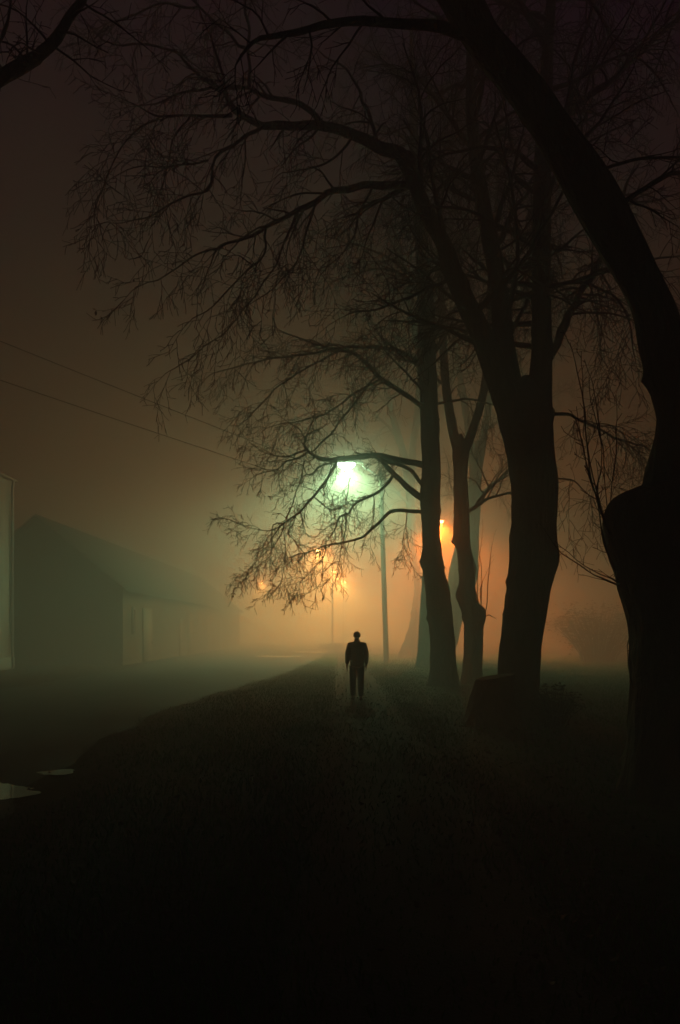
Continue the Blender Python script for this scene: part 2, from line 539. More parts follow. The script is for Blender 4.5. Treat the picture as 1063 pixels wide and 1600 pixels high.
class Tree:
    def __init__(s, label, base, seed, rmin=0.006, leaf=0.0, group='bare trees along the footpath'):
        s.root = empty('bare_tree', base, label, 'tree', group)
        s.o = base
        s.trunk = MB(base)
        s.crown = Crown(base, rmin, seed, leaf)
        s.r = random.Random(seed)
        s.seed = seed

    def limb(s, px, w0, w1, d0, d1=None, twigs=True, cfg=CFG, bias=(-0.4, 0, -0.3), droop=0.5, t0=0.12, part=True, gnarl=0.02):
        d1 = d0 if d1 is None else d1
        n = len(px)
        rows = []
        for i, (x, y) in enumerate(px):
            dd = d0 + (d1 - d0) * i / (n - 1) + (s.r.gauss(0, 0.10) if 0 < i else 0)
            wd = w0 + (w1 - w0) * i / (n - 1)
            rows.append((*P(x, y, dd), wd / 2 * dd / FPX))
        c = catmull(rows, 0.12)
        pts = c[:, :3].copy()
        for i in range(1, len(pts)):
            f = np.array([noise.noise((pts[i][0] * 2.2 + k * 9.1, pts[i][1] * 2.2, pts[i][2] * 2.2 + s.seed)) for k in range(3)])
            pts[i] += f * gnarl * 2
        rad = [max(0.005, r * (1 + 0.14 * noise.noise((p[0] * 4, p[2] * 4, s.seed)))) for p, r in zip(pts, c[:, 3])]
        pts = [tuple(p) for p in pts]
        if part:
            m = MB(s.o)
            m.line(pts, rad, 10)
            m.build('branch', M['bark'], s.root, smooth=True)
        else:
            s.crown.mb.line(pts, rad, 6)
        if twigs:
            s.crown.children(pts, rad, 1, bias, droop, cfg, t0)
            s.crown.grow(pts[-1], tuple((np.array(pts[-1]) - np.array(pts[-2])) / math.dist(pts[-1], pts[-2])), 0.8, max(rad[-1], 0.008), 1, bias, droop, cfg)
        return pts, rad

    def auto(s, p, d, L, r0, r1, cfg, bias, droop, part=True, twigs=True, up=0.0):
        """a limb grown freely in 3-D from p."""
        rr = s.r
        n = max(5, int(L / 0.3))
        pts, rad = [tuple(p)], [r0]
        d = Vector(d).normalized()
        q = Vector(p)
        for i in range(n):
            d = (d + Vector((rr.gauss(0, 0.12), rr.gauss(0, 0.12), rr.gauss(0, 0.10) + up))).normalized()
            q = q + d * (L / n)
            pts.append(tuple(q))
            rad.append(r0 + (r1 - r0) * (i + 1) / n)
        if part:
            m = MB(s.o)
            m.line(pts, rad, 9)
            m.build('branch', M['bark'], s.root, smooth=True)
        else:
            s.crown.mb.line(pts, rad, 6)
        if twigs:
            s.crown.children(pts, rad, 1, bias, droop, cfg, 0.2)
        return pts, rad

    def done(s, smooth=True):
        s.trunk.build('trunk', M['bark'], s.root, smooth=True)
        if s.crown.mb.lines:
            s.crown.mb.build('crown', M['twig'], s.root)
        if s.crown.nl:
            s.crown.lv.build('withered_leaves', M['dead_leaf'], s.root)
        return s.root


# ---- tree C: the one whose low limb crosses the green lamp
DC = 21.5
tc_ = Tree('bare tree whose low drooping limb crosses in front of the bright green lamp', P(694, HY + 1870 / DC, DC), 31, 0.0080, leaf=0.014)
stem(tc_.trunk, [(1085, 670, 721), (1071, 672, 716), (1032, 672, 712.5), (999, 672, 710), (954, 668, 706), (920, 665, 703), (902, 663, 697), (893, 662, 695), (877, 656, 693), (868, 660, 691), (830, 659.6, 688),
                 (780, 656, 688), (740, 659, 688), (690, 658, 687), (620, 656, 684), (540, 653, 680), (450, 652, 676), (360, 648, 667), (270, 642, 657), (180, 640, 652), (90, 640, 648), (20, 641, 645)], DC, seed=2, flare=0.25)
B_C = dict(bias=(-0.22, 0.0, -0.28), droop=0.35)
low = [
    ([(662, 727), (610, 716), (585, 712), (560, 714), (530, 716), (520, 719), (498, 716), (486, 709), (479, 702), (475, 694), (478, 682)], 10, 3.2),
    ([(662, 780), (640, 764), (622, 747), (606, 730), (596, 719)], 10, 7),
    ([(660, 757), (645, 738), (628, 728), (606, 722), (590, 716)], 6, 5),
    ([(478, 703), (468, 706), (458, 710), (446, 713), (426, 711), (414, 707), (398, 698)], 3.5, 1.2),
    ([(480, 707), (462, 718), (448, 720), (434, 732), (424, 736), (406, 740)], 3.5, 1.4),
    ([(488, 706), (502, 692), (520, 676), (536, 652), (550, 636), (575, 600)], 2.6, 3.4),
    ([(526, 722), (510, 752), (490, 776), (478, 790), (462, 804), (444, 817)], 4.4, 2.8),
    ([(444, 818), (440, 832), (432, 844), (424, 856), (416, 862), (390, 892)], 2.2, 1.0),
    ([(441, 818), (428, 828), (414, 829), (390, 824), (370, 818), (360, 812)], 2.0, 0.9),
    ([(441, 817), (427, 820), (424, 844), (425, 860), (418, 872), (400, 888), (386, 900)], 2.0, 0.9),
    ([(462, 806), (458, 820), (450, 834), (462, 846), (468, 864)], 2.2, 1.2),
    ([(526, 721), (502, 729), (490, 740), (480, 742), (476, 732)], 3.2, 2.0),
    ([(476, 720), (470, 750), (462, 770), (454, 794), (446, 812)], 2.0, 1.2),
    ([(490, 776), (502, 786), (516, 796), (534, 792), (544, 786), (552, 793)], 2.2, 1.6),
    ([(615, 740), (600, 763), (578, 776), (558, 786), (544, 802), (530, 808), (524, 826), (514, 842)], 5.0, 1.8),
    ([(541, 805), (539, 830), (534, 846)], 2.2, 1.4),
    ([(660, 800), (620, 798), (607, 802), (590, 820), (570, 837), (560, 842), (534, 848), (510, 852), (480, 864), (460, 868)], 6.0, 1.4),
    ([(534, 849), (532, 868), (526, 888)], 1.6, 0.9),
    ([(510, 853), (504, 872), (490, 888), (470, 908), (450, 914)], 1.8, 0.9),
    ([(503, 866), (505, 896), (498, 916), (474, 930)], 1.5, 0.8),
    ([(444, 830), (445, 870), (438, 912), (424, 926)], 1.6, 0.8),
    ([(582, 772), (584, 790), (583, 815), (580, 840)], 1.8, 0.9),
    ([(636, 799), (634, 820), (630, 850), (638, 870)], 1.8, 0.9),
    ([(548, 746), (544, 770), (540, 790), (538, 804)], 1.4, 1.4),
    ([(478, 690), (470, 672), (452, 660), (438, 650)], 2.4, 1.0),
    ([(477, 684), (486, 664), (492, 640), (488, 618)], 2.2, 1.0),
]
DL = dict(CFG, spacing=(0, 0.15, 0.12, 0.12), length=(0, 0.68, 0.48, 0.28), rad=(0, 0.018, 0.011, 0.008), wig=0.15)
for k, (px, a, b) in enumerate(low):
    big = a >= 4.9
    dd = DC - (0.0 if px[0][0] > 640 else 0.25)
    tc_.limb(px, a * 1.05, b, dd, DC - 0.35 - 0.3 * tc_.r.random(), cfg=DL, part=a >= 2.2, t0=0.55 if big and px[0][0] > 640 else 0.15, **B_C)
mid = [
    ([(664, 570), (630, 553), (608, 545), (551, 542), (518, 545), (489, 536), (439, 519)], 8, 2.0, 21.0),
    ([(664, 640), (642, 621), (597, 593), (563, 559), (529, 547), (470, 555), (400, 565), (330, 585)], 9, 1.6, 20.8),
    ([(529, 549), (480, 575), (440, 600), (410, 630), (385, 655)], 3.5, 1.4, 20.6),
    ([(597, 593), (560, 610), (520, 640), (480, 655), (430, 665)], 4.0, 1.4, 20.8),
    ([(664, 480), (640, 440), (600, 420), (560, 425), (520, 440)], 7, 1.6, 20.6),
    ([(660, 400), (640, 350), (605, 320), (570, 310)], 6, 1.6, 21.0),
    ([(650, 300), (680, 240), (700, 180), (715, 110)], 6, 2.0, 22.5),
    ([(672, 560), (700, 520), (715, 470), (722, 410)], 7, 2.0, 22.6),
]
for i in range(18):
    z_ = tc_.r.uniform(8.5, 19.0)
    f_ = (HY - (z_ - CAMZ) * FPX / DC)
    p = P(np.interp(f_, [20, 270, 450, 690], [643, 649, 664, 672]), f_, DC)
    an = tc_.r.uniform(0, 6.283)
    tc_.auto(p, (math.cos(an), 0.7 * math.sin(an), tc_.r.uniform(0.1, 0.9)), tc_.r.uniform(1.8, 3.6), 0.05, 0.012, dict(CFG_UP, spacing=(0, 0.3, 0.2, 0.17)), (0, 0, -0.05), 0.35, part=False)
for px, a, b, d1 in mid:
    tc_.limb(px, a, b, DC, d1, cfg=CFG, bias=(-0.25, 0, -0.3), droop=0.45)
tc_.done()

# ---- tree B: big three-stemmed tree
DB = 14.0
tb = Tree('large dark tree splitting into three stems above a sawn stump', P(812, HY + 1870 / DB, DB), 12, 0.0068, leaf=0.003)
stem(tb.trunk, [(1135, 762, 868), (1118, 767, 856), (1095, 775, 842), (1060, 780, 842), (1030, 781, 844), (980, 786, 850), (931, 791, 857), (900, 794, 864), (875, 796, 871), (850, 798, 869), (830, 800, 868), (780, 800, 870), (755, 798, 871),
                (720, 794, 865), (690, 788, 863), (660, 780, 862), (645, 779, 861), (630, 784, 856), (616, 794, 848), (602, 807, 837), (588, 816, 829)], DB, seed=5, flare=0.3)
sB1 = stem(tb.trunk, [(690, 822, 864), (640, 822, 863), (600, 826, 862), (540, 831, 862), (480, 832, 861), (400, 832, 860), (300, 834, 861), (230, 836, 862), (170, 840, 862), (100, 846, 864), (0, 854, 868), (-110, 862, 870), (-220, 866, 870)], DB, DB + 0.6, seed=6)
sB2 = stem(tb.trunk, [(690, 792, 832), (640, 786, 824), (600, 780, 815), (540, 772, 804), (480, 768, 798), (430, 763, 789), (380, 754, 780), (330, 745, 768), (280, 738, 759), (227, 732, 751), (150, 728, 743), (60, 730, 741), (-60, 736, 744), (-160, 740, 745)], DB, DB + 1.6, seed=7)
sB3 = stem(tb.trunk, [(690, 790, 828), (650, 778, 818), (600, 762, 800), (560, 748, 786), (520, 733, 768), (480, 715, 748), (430, 694, 724), (384, 682, 708), (350, 662, 688), (316, 648, 672), (280, 634, 656), (245, 618, 648)], DB, DB - 0.8, seed=8)
dB3 = DB - 0.8
left = [
    ([(632, 247), (591, 226), (551, 209), (518, 197), (467, 195), (410, 195), (376, 183), (360, 164), (351, 130), (331, 62)], 20, 3, dB3, 12.4),
    ([(362, 180), (330, 182), (297, 181), (252, 181), (213, 164)], 6, 2, 12.4, 12.2),
    ([(505, 196), (489, 175), (450, 158), (405, 147), (388, 138), (337, 135), (286, 147), (235, 164)], 10, 2, 12.8, 12.9),
    ([(390, 140), (390, 73), (385, 0), (384, -60)], 6, 3.5, 12.9, 13.0),
    ([(384, 75), (343, 40), (309, 6), (280, -30)], 5, 3, 12.9, 13.2),
    ([(640, 290), (580, 288), (523, 299), (495, 316), (461, 333), (416, 355), (382, 372), (343, 389), (330, 410)], 12, 2.4, 13.4, 12.6),
    ([(412, 196), (371, 220), (337, 248), (326, 299), (286, 310), (235, 339), (202, 350)], 6, 1.6, 12.5, 12.2),
    ([(337, 137), (300, 105), (269, 79), (213, 68), (173, 68), (145, 45)], 5, 2, 12.9, 13.1),
    ([(312, 10), (252, 6), (213, 23), (179, 30)], 4, 2, 13.0, 13.2),
    ([(343, 389), (300, 400), (260, 430), (230, 440), (205, 455)], 3, 1.2, 12.6, 12.4),
    ([(416, 356), (410, 400), (380, 430), (340, 470), (300, 500)], 4, 1.4, 12.7, 12.5),
    ([(495, 316), (480, 360), (470, 400), (440, 440), (400, 470)], 4, 1.4, 13.0, 12.8),
    ([(252, 181), (215, 200), (180, 240), (160, 290), (150, 340)], 3, 1.2, 12.3, 12.1),
    ([(326, 250), (280, 262), (230, 260), (180, 275)], 3.4, 1.3, 12.4, 12.6),
    ([(297, 181), (270, 220), (258, 280), (240, 320)], 3, 1.3, 12.3, 12.5),
    ([(700, 437), (640, 464), (588, 483), (545, 492)], 6, 1.8, 13.6, 14.0),
    ([(467, 333), (440, 390), (420, 430), (360, 510), (300, 560), (262, 580)], 3.4, 1.2, 13.4, 14.4),
    ([(583, 290), (560, 340), (540, 390), (500, 430)], 4, 1.4, 13.4, 14.0),
    ([(551, 212), (520, 250), (480, 265), (440, 270)], 4.5, 1.5, 13.0, 13.6),
    ([(591, 228), (570, 160), (540, 110), (500, 80)], 7, 2, 13.3, 14.2),
]
for px, a, b, d0, d1 in left:
    tb.limb(px, a, b, d0, d1, cfg=CFG, bias=(-0.08, 0, -0.22), droop=0.4, t0=0.3 if a >= 10 else 0.08, gnarl=0.03)
upper = [
    ([(846, 268), (820, 246), (797, 237), (740, 230), (700, 240), (650, 262)], 10, 3, 14.3, 13.2),
    ([(776, 382), (792, 350), (806, 327), (825, 300), (840, 260)], 10, 4, 14.6, 15.6),
    ([(858, 560), (882, 510), (900, 470), (938, 405), (960, 350), (975, 300)], 15, 6, 14.1, 15.4),
    ([(858, 446), (895, 443), (930, 445), (965, 468), (985, 510), (990, 560)], 6, 1.6, 14.2, 13.6),
    ([(852, 225), (882, 184), (920, 150), (957, 123), (1010, 71), (1063, 28), (1110, 0)], 13, 6, 14.3, 15.5),
    ([(890, 178), (891, 118), (910, 60), (929, 0), (940, -50)], 8, 4, 14.6, 15.2),
    ([(856, 650), (890, 648), (918, 663), (964, 686), (1010, 700), (1050, 730)], 6, 1.6, 14.2, 17.0),
    ([(862, 745), (885, 748), (909, 761), (924, 778)], 3, 1.0, 14.2, 15.0),
    ([(738, 235), (700, 180), (660, 130), (610, 100)], 9, 3, 15.2, 15.6),
    ([(735, 150), (760, 90), (790, 40), (800, -20)], 8, 4, 15.3, 16.0),
    ([(750, 310), (720, 280), (690, 270), (650, 285)], 6, 2, 15.0, 16.0),
    ([(800, 520), (820, 480), (838, 440)], 7, 3, 14.3, 14.6),
]
for px, a, b, d0, d1 in upper:
    tb.limb(px, a, b, d0, d1, cfg=CFG_UP, bias=(0.0, 0, -0.05), droop=0.35, t0=0.25, gnarl=0.03)
CFG_IN = dict(CFG_UP, spacing=(0, 0.26, 0.18, 0.15), length=(0, 1.2, 0.65, 0.35))
for st_, za, zb, num in ((sB1, 7.0, 16.0, 19), (sB2, 7.5, 14.5, 16), (sB3, 7.0, 10.5, 6)):
    ok = [p for p in st_ if za < p[2] < zb]
    for i in range(num):
        p = ok[int((i + tb.r.random()) / num * len(ok)) % len(ok)]
        an = tb.r.uniform(0, 6.283)
        tb.auto(p[:3], (math.cos(an), 0.7 * math.sin(an), tb.r.uniform(0.1, 0.8)), tb.r.uniform(2.0, 3.8), min(0.06, p[3] * 0.6), 0.012, CFG_IN, (0, 0, -0.05), 0.35, part=False)
tb.done()

# ---- tree A: massive near trunk at the right edge
DA = 7.3
ta = Tree('massive near tree at the right edge with a swollen burl and an arching stem', P(1068, HY + 1870 / DA, DA), 51, 0.0045)
stem(ta.trunk, [(1262, 972, 1176), (1240, 980, 1164), (1180, 986, 1150), (1100, 987, 1140), (1000, 988, 1130), (960, 984, 1128), (900, 968, 1130), (850, 955, 1132), (810, 950, 1135), (792, 955, 1135), (775, 968, 1136), (763, 992, 1134), (756, 1010, 1131), (742, 1014, 1127),
                (715, 1020, 1122), (680, 1028, 1121), (650, 1030, 1118), (620, 1023, 1106), (590, 1013, 1094), (540, 1002, 1074), (480, 990, 1052), (420, 960, 1022), (380, 936, 1004), (320, 900, 973), (260, 867, 936), (190, 825, 886), (140, 790, 852),
                (90, 748, 808), (50, 718, 776), (0, 688, 750), (-70, 646, 702), (-140, 606, 655), (-230, 556, 595)], DA, 6.7, seed=11, flare=0.18, rough=0.055, sides=72)
ta.limb([(745, 62), (690, 43), (640, 40), (568, 37), (506, 42), (450, 51), (405, 62), (388, 75), (370, 100)], 18, 3, 6.8, 6.4, cfg=dict(CFG, length=(0, 0.8, 0.42, 0.2), spacing=(0, 0.2, 0.13, 0.1), rad=(0, 0.014, 0.008, 0.005)), bias=(-0.2, 0, -0.2), droop=0.4, t0=0.3)
ta.limb([(965, 330), (1000, 300), (1040, 275), (1063, 268), (1110, 262)], 9, 5, 7.0, 7.6, cfg=dict(CFG, length=(0, 0.9, 0.45, 0.22), spacing=(0, 0.2, 0.14, 0.1)), bias=(0.1, 0, 0), droop=0.3)
ta.limb([(930, 275), (960, 258), (1000, 245), (1063, 243), (1120, 250)], 6, 3, 6.9, 7.3, cfg=dict(CFG, length=(0, 0.9, 0.45, 0.22), spacing=(0, 0.2, 0.14, 0.1)), bias=(0.1, 0, 0), droop=0.3)
ta.limb([(1010, 410), (1025, 420), (1040, 470), (1055, 520)], 4, 1.5, 6.8, 6.6, cfg=dict(CFG, levels=2, length=(0, 0.5, 0.25, 0.2)))
SP = dict(CFG, levels=2, spacing=(0, 0.22, 0.2, 0.2), length=(0, 0.22, 0.1, 0.1), rad=(0, 0.006, 0.004, 0.004), wig=0.08)
for px, a, b in [
    ([(956, 838), (948, 828), (938, 790), (925, 750), (917, 700), (912, 632)], 5, 1.3),
    ([(956, 836), (946, 822), (933, 770), (921, 720), (914, 672)], 4, 1.2),
    ([(955, 842), (940, 800), (928, 765), (918, 730), (909, 690)], 3.4, 1.2),
    ([(962, 900), (958, 885), (944, 848), (936, 800), (926, 752)], 4, 1.3),
    ([(966, 908), (955, 880), (943, 840), (938, 810)], 3, 1.2),
    ([(932, 762), (938, 745), (940, 710), (938, 680)], 2, 1.0),
    ([(954, 815), (948, 795), (946, 760), (943, 715)], 2, 0.9),
    ([(956, 812), (953, 790), (955, 770), (958, 745)], 1.8, 0.9),
    ([(970, 916), (955, 910), (940, 903), (928, 898), (919, 892)], 4, 1.4),
    ([(968, 912), (962, 908), (956, 904), (951, 902)], 4, 2),
    ([(990, 1075), (984, 1060), (981, 1040), (980, 1008)], 2.2, 1.2),
]:
    m_ = MB(ta.o)
    pts, rad = ta.limb(px, a, b, DA - 0.1, DA - 0.1, cfg=SP, bias=(0, 0, 0.3), droop=-0.2, part=False, gnarl=0.008)
ta.done()

# ---- tree D: slim knobbly tree right of tree C
DD = 22.5
td = Tree('slim knobbly tree with upright shoots, just right of the tree under the green lamp', P(738, HY + 1870 / DD, DD), 77, 0.0068)
stem(td.trunk, [(1080, 718, 760), (1068, 721, 754), (1055, 722.6, 753), (1021, 725, 754), (983, 725, 755), (972, 724, 758), (962, 723, 760), (950, 719, 757), (941, 716, 747), (927, 712, 744), (911, 717, 742), (884, 716, 743), (857, 713, 736), (846, 705, 735), (838, 708, 734), (796, 709, 733),
                (740, 709, 731), (708, 708, 733), (698, 710, 731), (688, 714, 727), (678, 718, 722)], DD, seed=21, flare=0.2, rough=0.05)
s1 = stem(td.trunk, [(705, 708, 722), (660, 698, 713), (600, 690, 703), (520, 686, 698), (440, 684, 694), (340, 680, 687), (220, 676, 681), (120, 672, 675)], DD, DD + 1, seed=22)
s2 = stem(td.trunk, [(705, 718, 734), (665, 734, 748), (610, 750, 762), (540, 758, 769), (440, 766, 774), (330, 772, 778), (200, 780, 784)], DD, DD + 1.5, seed=23)
for px, a, b, d1 in [
    ([(728, 800), (745, 790), (770, 776), (800, 770)], 7, 3, 22.0),
    ([(740, 795), (765, 762), (790, 745), (815, 735)], 6, 2, 23.5),
    ([(692, 600), (650, 570), (610, 550), (580, 500)], 5, 2, 24.0),
    ([(690, 500), (655, 440), (620, 400), (600, 340)], 5, 2, 23.8),
    ([(762, 560), (790, 520), (820, 500), (850, 440)], 5, 2, 24.0),
    ([(768, 440), (740, 390), (720, 330), (715, 260)], 5, 2, 24.0),
    ([(684, 380), (710, 320), (720, 260), (730, 180)], 5, 2, 24.0),
    ([(776, 330), (820, 270), (880, 230), (930, 200)], 5, 2, 24.5),
]:
    td.limb(px, a, b, DD, d1, cfg=CFG_FAR, bias=(0, 0, -0.1), droop=0.35, t0=0.2)
for px, a, b in [
    ([(748, 945), (746, 925), (747, 890), (752, 850)], 1.8, 0.9), ([(752, 946), (751, 920), (755, 905)], 1.6, 0.9),
    ([(758, 962), (761, 940), (764, 900), (767, 865)], 1.7, 0.9), ([(757, 966), (763, 961), (768, 963)], 1.6, 1.2),
    ([(746, 940), (743, 925), (742, 915)], 1.5, 0.9), ([(752, 944), (753, 900), (750, 868)], 1.5, 0.8),
]:
    td.limb(px, a, b, DD - 0.3, DD - 0.3, part=False, cfg=dict(SP, spacing=(0, 0.5, 0.4, 0.4)), bias=(0, 0, 0.3), droop=-0.2, gnarl=0.01)
td.done()

# ---- fogged trees further down the row
def far_tree(label, rings, d, seed, forks, limbs, flare=0.25, cfg=CFG_FAR, bias=(0, 0, -0.05), d_end=None):
    t = Tree(label, P((rings[1][1] + rings[1][2]) / 2, HY + 1870 / d, d), seed, 0.009)
    stem(t.trunk, rings, d, d_end, seed=seed, flare=flare)
    for f in forks:
        stem(t.trunk, f, d, d + t.r.uniform(-1.5, 1.5), seed=seed + 1, sides=16)
    for px, a, b in limbs:
        t.limb(px, a, b, d, d + t.r.uniform(-2.5, 2.5), cfg=cfg, bias=bias, droop=0.4, t0=0.15)
    return t.done()


DE = 43.0
far_tree('pale green leaning tree lit by the lamp, behind the tall pole', [(1036, 618, 658), (1028, 622, 654), (1000, 632, 655), (976, 640, 656), (945, 645, 658), (920, 648, 660), (895, 646, 659), (864, 643, 656), (840, 640, 653), (807, 636, 649), (770, 634, 648), (740, 632, 646)], DE, 90,
         [[(760, 634, 647), (700, 622, 634), (640, 606, 616), (570, 592, 600), (540, 588, 594), (500, 584, 586)],
          [(760, 635, 648), (700, 640, 651), (640, 648, 657), (560, 650, 657), (520, 653, 658), (495, 655, 657)]],
         [([(628, 690), (600, 660), (570, 640), (545, 630)], 5, 1.5), ([(612, 640), (580, 600), (565, 560), (560, 510)], 5, 1.5), ([(652, 640), (670, 600), (690, 580), (700, 540)], 5, 1.5),
          ([(590, 560), (560, 520), (530, 500), (500, 490)], 4, 1.5), ([(640, 790), (620, 770), (605, 765), (590, 770)], 4, 1.3), ([(586, 530), (600, 545), (615, 530), (628, 510)], 4, 1.4), ([(652, 570), (640, 545), (632, 530), (625, 505)], 4, 1.4)])
DF = 32.0
far_tree('dim trunk showing beside the left edge of the tree under the lamp', [(1052, 646, 692), (1043, 650, 686), (1010, 653, 684), (954, 656, 682), (900, 660, 682), (850, 663, 683), (780, 664, 682), (700, 664, 680), (600, 662, 676)], DF, 95,
         [[(640, 662, 678), (560, 650, 664), (470, 636, 646), (410, 622, 629), (345, 616, 619)], [(640, 663, 678), (540, 672, 684), (440, 684, 694), (380, 688, 694), (345, 692, 695)]],
         [([(652, 560), (610, 520), (570, 500), (530, 470)], 5, 1.8), ([(640, 480), (590, 430), (550, 380), (520, 350)], 5, 1.8), ([(686, 440), (720, 390), (760, 370), (790, 330)], 5, 1.8),
          ([(625, 420), (600, 400), (560, 390), (540, 350)], 5, 1.6), ([(690, 400), (665, 380), (650, 370), (640, 350)], 5, 1.6), ([(668, 620), (700, 590), (740, 580), (770, 560)], 5, 1.6)])
DG = 35.0
far_tree('broad foggy tree leaning right between the two nearer trunks', [(1042, 680, 712), (1034, 684, 708), (1000, 688, 716), (965, 692, 724), (930, 697, 738), (900, 700, 746), (850, 713, 748), (800, 725, 750), (740, 735, 753), (690, 740, 754)], DG, 97,
         [[(745, 734, 750), (680, 728, 740), (600, 716, 726), (500, 704, 711), (400, 700, 704)], [(745, 736, 752), (680, 750, 762), (600, 764, 774), (500, 776, 783), (380, 790, 793)]],
         [([(752, 680), (790, 650), (830, 640), (880, 610)], 6, 2), ([(770, 600), (810, 560), (850, 540), (900, 500)], 5, 2), ([(778, 500), (820, 450), (870, 430), (900, 400)], 5, 2), ([(710, 540), (680, 500), (640, 480), (610, 440)], 5, 2),
          ([(740, 780), (775, 752), (810, 720), (840, 700)], 5, 1.6), ([(702, 440), (730, 425), (760, 405), (775, 385)], 5, 1.6), ([(745, 800), (720, 785), (705, 760), (700, 720)], 4, 1.6)])
far_tree('faint bare tree standing alone in the field at the right', [(1022, 1032, 1064), (1014, 1034, 1060), (960, 1038, 1058), (900, 1040, 1056), (840, 1042, 1054), (760, 1043, 1052)], 48.0, 99,
         [[(800, 1042, 1052), (720, 1030, 1038), (640, 1018, 1024), (590, 1013, 1016)], [(800, 1043, 1053), (700, 1056, 1064), (620, 1064, 1069), (560, 1067, 1070)]],
         [([(1040, 850), (1000, 820), (960, 790), (920, 780)], 5, 1.3), ([(1030, 740), (990, 700), (950, 680), (900, 670)], 5, 1.3), ([(1022, 690), (980, 650), (940, 630), (900, 620)], 4, 1.3), ([(1045, 890), (1010, 868), (970, 850), (930, 850)], 4, 1.2),
          ([(1060, 680), (1090, 640), (1120, 600)], 4, 1.4), ([(1014, 640), (990, 600), (960, 570), (930, 550)], 4, 1.2), ([(1068, 620), (1045, 590), (1035, 570), (1025, 550)], 4, 1.2)], bias=(-0.2, 0, -0.1))

# ---- tree just outside the frame on the left: only its limb reaches into the picture
tl = Tree('tree at the left edge reaching one dark branch into the upper corner', P(-330, HY + 1870 / 7.0, 7.0), 61, 0.0045)
stem(tl.trunk, [(1262, -400, -270), (1252, -395, -275), (1180, -385, -285), (1000, -378, -292), (800, -372, -298), (600, -370, -302), (400, -368, -310), (300, -366, -314), (150, -364, -330), (0, -364, -344), (-150, -366, -356)], 7.0, seed=33, flare=0.25)
CL = dict(CFG, length=(0, 0.75, 0.4, 0.2), spacing=(0, 0.24, 0.16, 0.12), rad=(0, 0.014, 0.008, 0.005))
tl.limb([(-340, 380), (-250, 320), (-150, 235), (-70, 175), (-30, 145), (0, 125), (35, 100), (62, 84), (90, 60), (112, 28), (130, 0), (140, -40)], 34, 10, 7.0, 6.8, cfg=CL, bias=(0, 0, 0.1), droop=0.2, t0=0.6)
tl.limb([(-30, 146), (-10, 80), (10, 40), (20, -10)], 6, 3, 6.9, 7.2, cfg=CL, bias=(0, 0, 0.1), droop=0.2)
tl.limb([(80, 72), (50, 40), (25, 18), (-10, 5)], 4, 2, 6.85, 7.1, cfg=CL, bias=(0, 0, 0.1), droop=0.2)
tl.limb([(40, 97), (20, 72), (0, 66), (-30, 60)], 4, 2, 6.9, 6.7, cfg=CL, bias=(0, 0, 0.1), droop=0.2)
tl.done()


# ------------------------------------------------------------------ shrubs
def shrub(name, label, base, wdt, hgt, nstem, nleaf, seed, lsize, group=None, twig=True):
    r = random.Random(seed)
    root = empty(name, base, label, 'shrub', group)
    m, lv = MB(base), MB(base)
    tips = []
    for i in range(nstem):
        a = r.uniform(0, 6.283)
        k = math.sqrt(r.random())
        x0, y0 = base[0] + 0.35 * wdt / 2 * k * math.cos(a), base[1] + 0.35 * wdt / 2 * k * math.sin(a)
        pts = []
        top = hgt * r.uniform(0.65, 1.0) * (1 - 0.35 * k)
        for j in range(7):
            t = j / 6
            pts.append((x0 + math.cos(a) * k * wdt * 0.34 * t ** 1.6 + r.gauss(0, 0.01 * hgt), y0 + math.sin(a) * k * wdt * 0.34 * t ** 1.6 + r.gauss(0, 0.01 * hgt), base[2] + top * t))
        m.line(pts, [0.012 * (1 - 0.7 * j / 6) * max(1, hgt * 0.7) for j in range(7)], 5)
        tips.append(pts)
    m.build('stem', M['twig'], root)
    for i in range(nleaf):
        pts = r.choice(tips)
        p = Vector(pts[min(6, int(2 + 5 * r.random() ** 0.6))]) + Vector((r.gauss(0, 0.07 * wdt), r.gauss(0, 0.07 * wdt), r.gauss(0, 0.05 * hgt)))
        s = lsize * r.uniform(0.6, 1.3)
        R = Matrix.Rotation(r.uniform(0, 6.28), 3, 'Z') @ Matrix.Rotation(r.uniform(-1.2, 1.2), 3, 'X')
        v = [R @ Vector(q) * s + p for q in ((-1, 0, 0), (0, -0.45, 0.15), (1, 0, 0), (0, 0.45, 0.15))]
        lv.add([tuple(q) for q in v], (), [(0, 1, 2), (0, 2, 3)])
    lv.build('foliage', M['shrub'], root)
    return root


shrub('low_shrub', 'low dark tufted shrub at the right foot of the three-stemmed tree', P(868, HY + 1870 / 12.2, 12.2), 0.95, 0.84, 60, 1000, 5, 0.04)
shrub('field_shrub', 'rounded hazy bush out in the field between the two right-hand trunks', P(935, HY + 1870 / 38, 38), 5.2, 3.6, 110, 2600, 6, 0.10)
shrub('verge_shrub', 'low dark bush far ahead where the verge meets the wet road', P(520, HY + 1870 / 58, 58), 2.6, 0.7, 40, 900, 9, 0.10)

